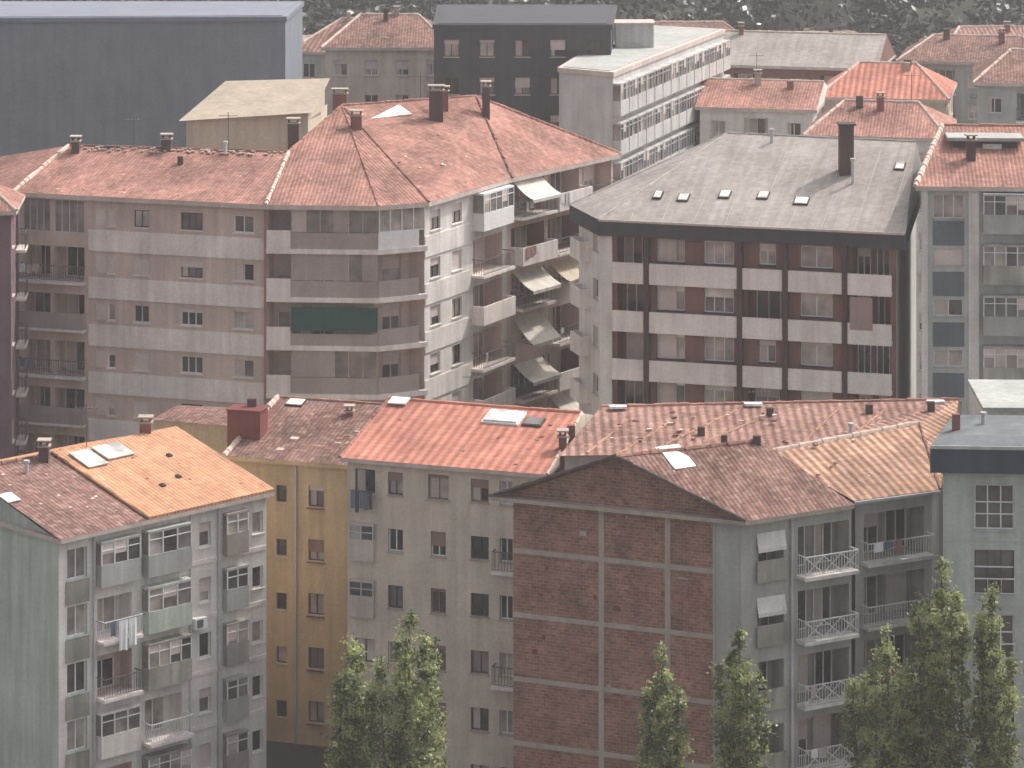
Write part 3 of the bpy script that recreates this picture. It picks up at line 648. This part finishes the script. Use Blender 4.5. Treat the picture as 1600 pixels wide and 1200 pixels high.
# ================================================================== E5 long low roof behind
b=Bld('long_tile_roof_apartment_building')
p0,p1,p2=V((2.3,157.6,18.95)),V((12.6,157.6,19.15)),V((20.6,162,19.6))
q0,q1=V((4.6,165,19.75)),V((23.2,166.2,19.85))
roof(b,tdk,[p0,p1,q1,q0]); roof(b,tdk,[p1,p2,q1])
e0,e1=V((16.45,153.9,17.66)),V((20.9,156.1,17.66))
roof(b,ttan,[e0,e1,p2,p1]); roof(b,ttan,[e1,V((21.9,160,17.7)),q1,p2]); ridge(b,p1,p2,r=.16); ridge(b,q0,q1,tpink); ridge(b,e1,p2,tdk,r=.1)
bk0,bk1=V((6,173,18)),V((24,173,18)); roof(b,tdk,[bk1,bk0,q0,q1])
roof(b,ttan,[p1,e0,V((15.2,156.4,17.9))])
W=[(e0.x+.1,e0.y+.4),(e1.x-.35,e1.y+.3),(21.6,160.5),(23.6,172.6),(6.3,172.6),(2.6,158),(12.4,158.2)]
F=Fr(W[0],W[1]); ops=[]
for k in range(6):
    zc=15.9-3.05*k
    loggia(b,F,ops,.5,F.L-.5,zc-1.3,zc+.95,1.2,stain,white,2); balcony(b,F,.3,F.L-.3,zc-1.3,.7,'wrail',concrete,slabm=whitew)
wallg(b,F,0,F.L,0,17.5,greyr,ops)
b.face('eaves',concrete,[e0-V((0,0,.02)),e1-V((0,0,.02)),V((W[1][0],W[1][1],17.5)),V((W[0][0],W[0][1],17.5))])
b.box('gutter',alum,Fr((e0.x,e0.y),(e1.x,e1.y)),0,4.9,.0,.12,17.5,17.63)
for i in (1,2,3,4): blank(b,W,i,0,17.6,greyr)
b.face('walls',greyr,[(2.6,158,0),(6.3,172.6,0),(6.3,172.6,18),(4.7,165,19.7),(2.6,158,18.9)])
b.face('walls',greyr,[(2.6,158,0),(12.4,158.2,0),(12.4,158.2,19.1),(2.6,158,18.9)])
for s in (.12,.27,.41,.55,.68,.82,.93):
    a_=p0.lerp(p1,s) if s<.6 else p1.lerp(p2,(s-.6)/.4); c_=q0.lerp(q1,s); ridge(b,a_.lerp(c_,.05)+V((0,0,-.03)),a_.lerp(c_,R.uniform(.6,.95))+V((0,0,-.03)),ttan,r=.07)
dabs(b,RF(p0,p1,q0),30,1,13,.5,6.5,[mortar,ttan,tpink,chim],.32); dabs(b,RF(e0,e1,p2),8,-1,3,.5,5,[mortar,tbrown,tpink],.25)
for x_,y_,z_ in ((9.5,160.5,19.3),(13.2,163.5,19.6),(18.3,163.8,19.7),(21.5,164,19.8)): chimney(b,x_,y_,z_,.4,.35,.35,chimd,False)
for x_,y_ in ((5,164.4),(12,165),(21.5,165.6)):
    F_=Fr((x_,y_),(x_+1,y_+.1),19.8); b.box('ridge_vents',skyl,F_,0,.9,-.3,.2,0,.12)
antenna(b,12.8,165.2,19.8,.9); pipe(b,17,160.5,19.3,.5)
b.done()

# ================================================================== E6 right front building
b=Bld('blue_eave_apartment_building'); z=21.2
Q=[(19.6,150),(32,149.2),(33,156),(21.6,156.6)]
E=[V((p[0],p[1],z)) for p in Q]
b.prism('blue_fascia',bluetrim,Q,z-1.25,z-.01)
Qi=inset(Q,1.3); rt=[V((p[0],p[1],z+.25)) for p in Qi]
bsheet=mk('blue_grey_sheet_roof',(.14,.155,.165),var=.2)
for i in range(4): roof(b,bsheet,[E[i],E[(i+1)%4],rt[(i+1)%4],rt[i]])
b.face('roof_deck',bsheet,rt)
b.box('roof_edge',paleblue,Fr(Q[0],Q[1]),0,12.4,.002,.06,z-.12,z+.04)
W=inset(Q,.5); F=Fr(W[0],W[1]); ops=[]
for k in range(6):
    zc=18.25-3.05*k
    window(b,F,ops,2.4,zc,1.85,2.1,darkframe if k%2 else white,None,3,rm=paleblue,gset=[gl[1],gl[0],gl[1]]); rail(b,F,1.45,3.35,zc-1.05,.8,.0,.12,white,False,.5)
    b.box('window_frames',white,F,1.5,3.3,-.145,-.1,zc+.2,zc+.26)
    window(b,F,ops,6.2,zc,1.85,2.1,white,blind,3,rm=paleblue); window(b,F,ops,9.6,zc,1.4,1.4,white,blind)
    b.box('floor_bands',paleblue,F,.0,F.L,.003,.03,zc-1.6,zc-1.45)
wallg(b,F,0,F.L,0,z-1.25,paleblue,ops)
for i in (1,2,3): blank(b,W,i,0,z-1.25,paleblue)
FF=Fr((23.6,158.5),(31,158.3)); b.box('rear_wing',whitew,FF,0,7,-6,0,0,21.0); b.box('rear_wing_roof',greyr,FF,-.3,7.3,-6.3,.3,21.002,21.2)
chimney(b,21.2,152.6,z+.1,.8,.35,.35,chim,False); pipe(b,22.6,153.5,z+.2,.5)
b.done()

# ================================================================== trees
def leafmat(name,c,tl=.4):
    m,nt,p=base(name); tc=nt.nodes.new('ShaderNodeTexCoord')
    f=noise_val(nt,tc.outputs['Object'],1.3,.6,1.4)
    s=nt.nodes.new('ShaderNodeVectorMath'); s.operation='SCALE'; s.inputs[0].default_value=c; nt.links.new(f,s.inputs['Scale'])
    p.inputs['Roughness'].default_value=.4
    tr=nt.nodes.new('ShaderNodeBsdfTranslucent'); nt.links.new(s.outputs[0],tr.inputs['Color']); nt.links.new(s.outputs[0],p.inputs['Base Color'])
    mx=nt.nodes.new('ShaderNodeMixShader'); mx.inputs[0].default_value=tl; out=nt.nodes['Material Output']
    nt.links.new(p.outputs[0],mx.inputs[1]); nt.links.new(tr.outputs[0],mx.inputs[2]); nt.links.new(mx.outputs[0],out.inputs[0]); return m
lf1=leafmat('leaf_yellow_green',(.40,.43,.19),.5); lf2=leafmat('leaf_green',(.11,.145,.055)); bark=mk('bark',(.13,.10,.08))
lfh=leafmat('hill_leaf',(.04,.05,.035),.1); lfh2=leafmat('hill_leaf_dark',(.022,.029,.024),.1)
def leaf(vs,fs,c,s):
    a=V((R.gauss(0,1),R.gauss(0,1),R.gauss(0,1))).normalized(); t=V((R.gauss(0,1),R.gauss(0,1),R.gauss(0,1)))
    u=a.cross(t).normalized()*s; w=a*s*1.3; n=len(vs)
    vs.extend([c-w,c+u*.7,c+w,c-u*.7]); fs.append((n,n+1,n+2,n+3))
def limb(b,p,q,r0,r1,n=6):
    p,q=V(p),V(q); d=(q-p).normalized(); s=d.orthogonal().normalized(); t=d.cross(s)
    A=[p+(s*math.cos(k*2*math.pi/n)+t*math.sin(k*2*math.pi/n))*r0 for k in range(n)]; C=[q+(s*math.cos(k*2*math.pi/n)+t*math.sin(k*2*math.pi/n))*r1 for k in range(n)]
    for k in range(n): b.face('trunk_and_limbs',bark,[A[k],A[(k+1)%n],C[(k+1)%n],C[k]])
def tree(x,y,top,rad,tips=7,n=70):
    """street tree: trunk forking low into rising limbs of uneven height, clumps of leaves all along them"""
    b=Bld('street_tree'); zb=5.0; h=top-zb
    limb(b,(x,y,0),(x,y,zb+.5),.27,.2)
    g1=[[],[]]; g2=[[],[]]
    for k in range(tips):
        an=k*2.4+R.uniform(-.4,.4); rr=0 if k==0 else rad*R.uniform(.4,.95)
        tip=V((x+rr*math.cos(an),y+rr*math.sin(an),top-(0 if k==0 else R.uniform(.5,1.0)*(1.0+2.2*rr/rad))))
        st=V((x,y,zb+R.uniform(0,.6))); mid=st.lerp(tip,.5)+V((rr*math.cos(an)*.35,rr*math.sin(an)*.35,0))
        limb(b,st,mid,.12,.07); limb(b,mid,tip,.07,.012)
        for j in range(n):
            t=R.uniform(.05,1); c=(st.lerp(mid,t/.5) if t<.5 else mid.lerp(tip,(t-.5)/.5))
            w=rad*.5*(1-t)**.6+.1; a2=R.random()*6.28; q=w*math.sqrt(R.random())
            c2=c+V((math.cos(a2)*q,math.sin(a2)*q,R.uniform(-.2,.35)))
            limb(b,c,c2,.02,.006,3)
            sz=R.uniform(.13,.27)*(.6+.6*(1-t)); g=g1 if R.random()<.55 else g2
            for l in range(36):
                leaf(g[0],g[1],c2+V((R.gauss(0,sz),R.gauss(0,sz),R.gauss(0,sz))),R.uniform(.045,.09))
    for g,m in ((g1,lf1),(g2,lf2)):
        k=b.p.setdefault(('foliage',m.name),[m,[],[],[]]); k[1].extend(g[0]); k[2].extend(g[1]); k[3].extend([(0,0)]*len(g[0]))
    b.done()
tree(-4.5,140,16.0,1.9,9); tree(-7.0,141,15.1,1.1,6); tree(6.6,141,14.4,1.2,6); tree(10.0,140.5,15.3,1.2,6)
tree(18.8,140,18.4,1.5,8,90); tree(16.5,140.5,15.4,1.7,8); tree(21.0,140,17.3,1.1,6,80)

# ================================================================== ground, road, hill, forest
def hz(x,y):
    t=max(0,y-345); return min(t*.24,150)+ (3*math.sin(x*.02)+2*math.sin(y*.03+x*.05))*min(1,t/60)
b=Bld('ground'); gm=mk('ground_earth',(.055,.058,.045),scale=.05,var=.3)
xs=[-1500,-700,-400]+list(range(-300,301,30))+[400,700,1500]; ys=[-600,0,200,330,345]+list(range(360,1000,30))+[1300,2000]
for i in range(len(xs)-1):
    for j in range(len(ys)-1):
        b.face('ground_sheet',gm,[(xs[i],ys[j],hz(xs[i],ys[j])),(xs[i+1],ys[j],hz(xs[i+1],ys[j])),(xs[i+1],ys[j+1],hz(xs[i+1],ys[j+1])),(xs[i],ys[j+1],hz(xs[i],ys[j+1]))])
b.done()
b=Bld('street_road'); am=mk('asphalt',(.05,.05,.052)); F=Fr((-200,136),(200,136)); b.box('asphalt_sheet',am,F,0,400,0,9,-.05,.004)
for k in range(60): b.box('lane_marking',white,F,k*6,k*6+3,4.45,4.6,.005,.008)
b.done()
b=Bld('pavement'); b.box('pavement_slab',concrete,F,0,400,-9,-.01,-.05,.13); b.done()
b=Bld('hillside_forest'); g1=[[],[]]; g2=[[],[]]
for i in range(1900):
    x=R.uniform(-90,90); y=350+170*R.random(); zz=hz(x,y); h=R.uniform(6,10); w=R.uniform(2,3.8)
    for l in range(60):
        th=R.random()*6.28; ph=R.random()
        r=w*math.sqrt(R.random())*(1-.5*ph); c=V((x+r*math.cos(th),y+r*math.sin(th),zz+h*(.1+.9*ph)))
        g=g1 if R.random()<.4 else g2; leaf(g[0],g[1],c,R.uniform(.25,.55))
for g,m in ((g1,lfh),(g2,lfh2)):
    b.p[('forest_foliage',m.name)]=[m,g[0],g[1],[(0,0)]*len(g[0])]
b.done()

# ================================================================== thin summer haze lying over the town
hm=bpy.data.materials.new('summer_haze'); hm.use_nodes=True; nt=hm.node_tree; nt.nodes.clear()
vs=nt.nodes.new('ShaderNodeVolumeScatter'); vs.inputs['Density'].default_value=.00038; vs.inputs['Color'].default_value=(.98,.93,.92,1); vs.inputs['Anisotropy'].default_value=.1
ou=nt.nodes.new('ShaderNodeOutputMaterial'); nt.links.new(vs.outputs[0],ou.inputs['Volume'])
b=Bld('haze'); b.prism('haze_air',hm,[(-420,-80),(420,-80),(420,900),(-420,900)],-1.0,75); b.done()

# ================================================================== light, sky, camera
el=math.radians(50); rot=math.atan2(.82,.57)
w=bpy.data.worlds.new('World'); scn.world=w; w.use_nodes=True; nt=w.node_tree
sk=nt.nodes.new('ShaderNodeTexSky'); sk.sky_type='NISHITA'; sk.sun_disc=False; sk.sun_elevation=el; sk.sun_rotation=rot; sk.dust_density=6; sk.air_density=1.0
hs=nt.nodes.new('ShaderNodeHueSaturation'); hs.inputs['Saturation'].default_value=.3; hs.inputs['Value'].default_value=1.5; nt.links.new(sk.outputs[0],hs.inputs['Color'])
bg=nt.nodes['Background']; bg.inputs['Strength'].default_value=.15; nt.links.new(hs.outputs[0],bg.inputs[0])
sd=bpy.data.lights.new('sun','SUN'); sd.energy=2.7; sd.angle=math.radians(.5); sd.color=(1,.92,.85)
so=bpy.data.objects.new('sun',sd); scn.collection.objects.link(so)
dirv=V((math.sin(rot)*math.cos(el),math.cos(rot)*math.cos(el),math.sin(el))); so.rotation_euler=dirv.to_track_quat('Z','Y').to_euler()
cd=bpy.data.cameras.new('camera'); cd.sensor_width=36; cd.lens=112.5; cd.shift_y=-1063/1600; cd.clip_end=5000; cd.clip_start=1
co=bpy.data.objects.new('camera',cd); co.location=(0,0,56); co.rotation_euler=(math.pi/2,0,0); scn.collection.objects.link(co); scn.camera=co
scn.view_settings.view_transform='Standard'; scn.view_settings.look='None'; scn.view_settings.exposure=0
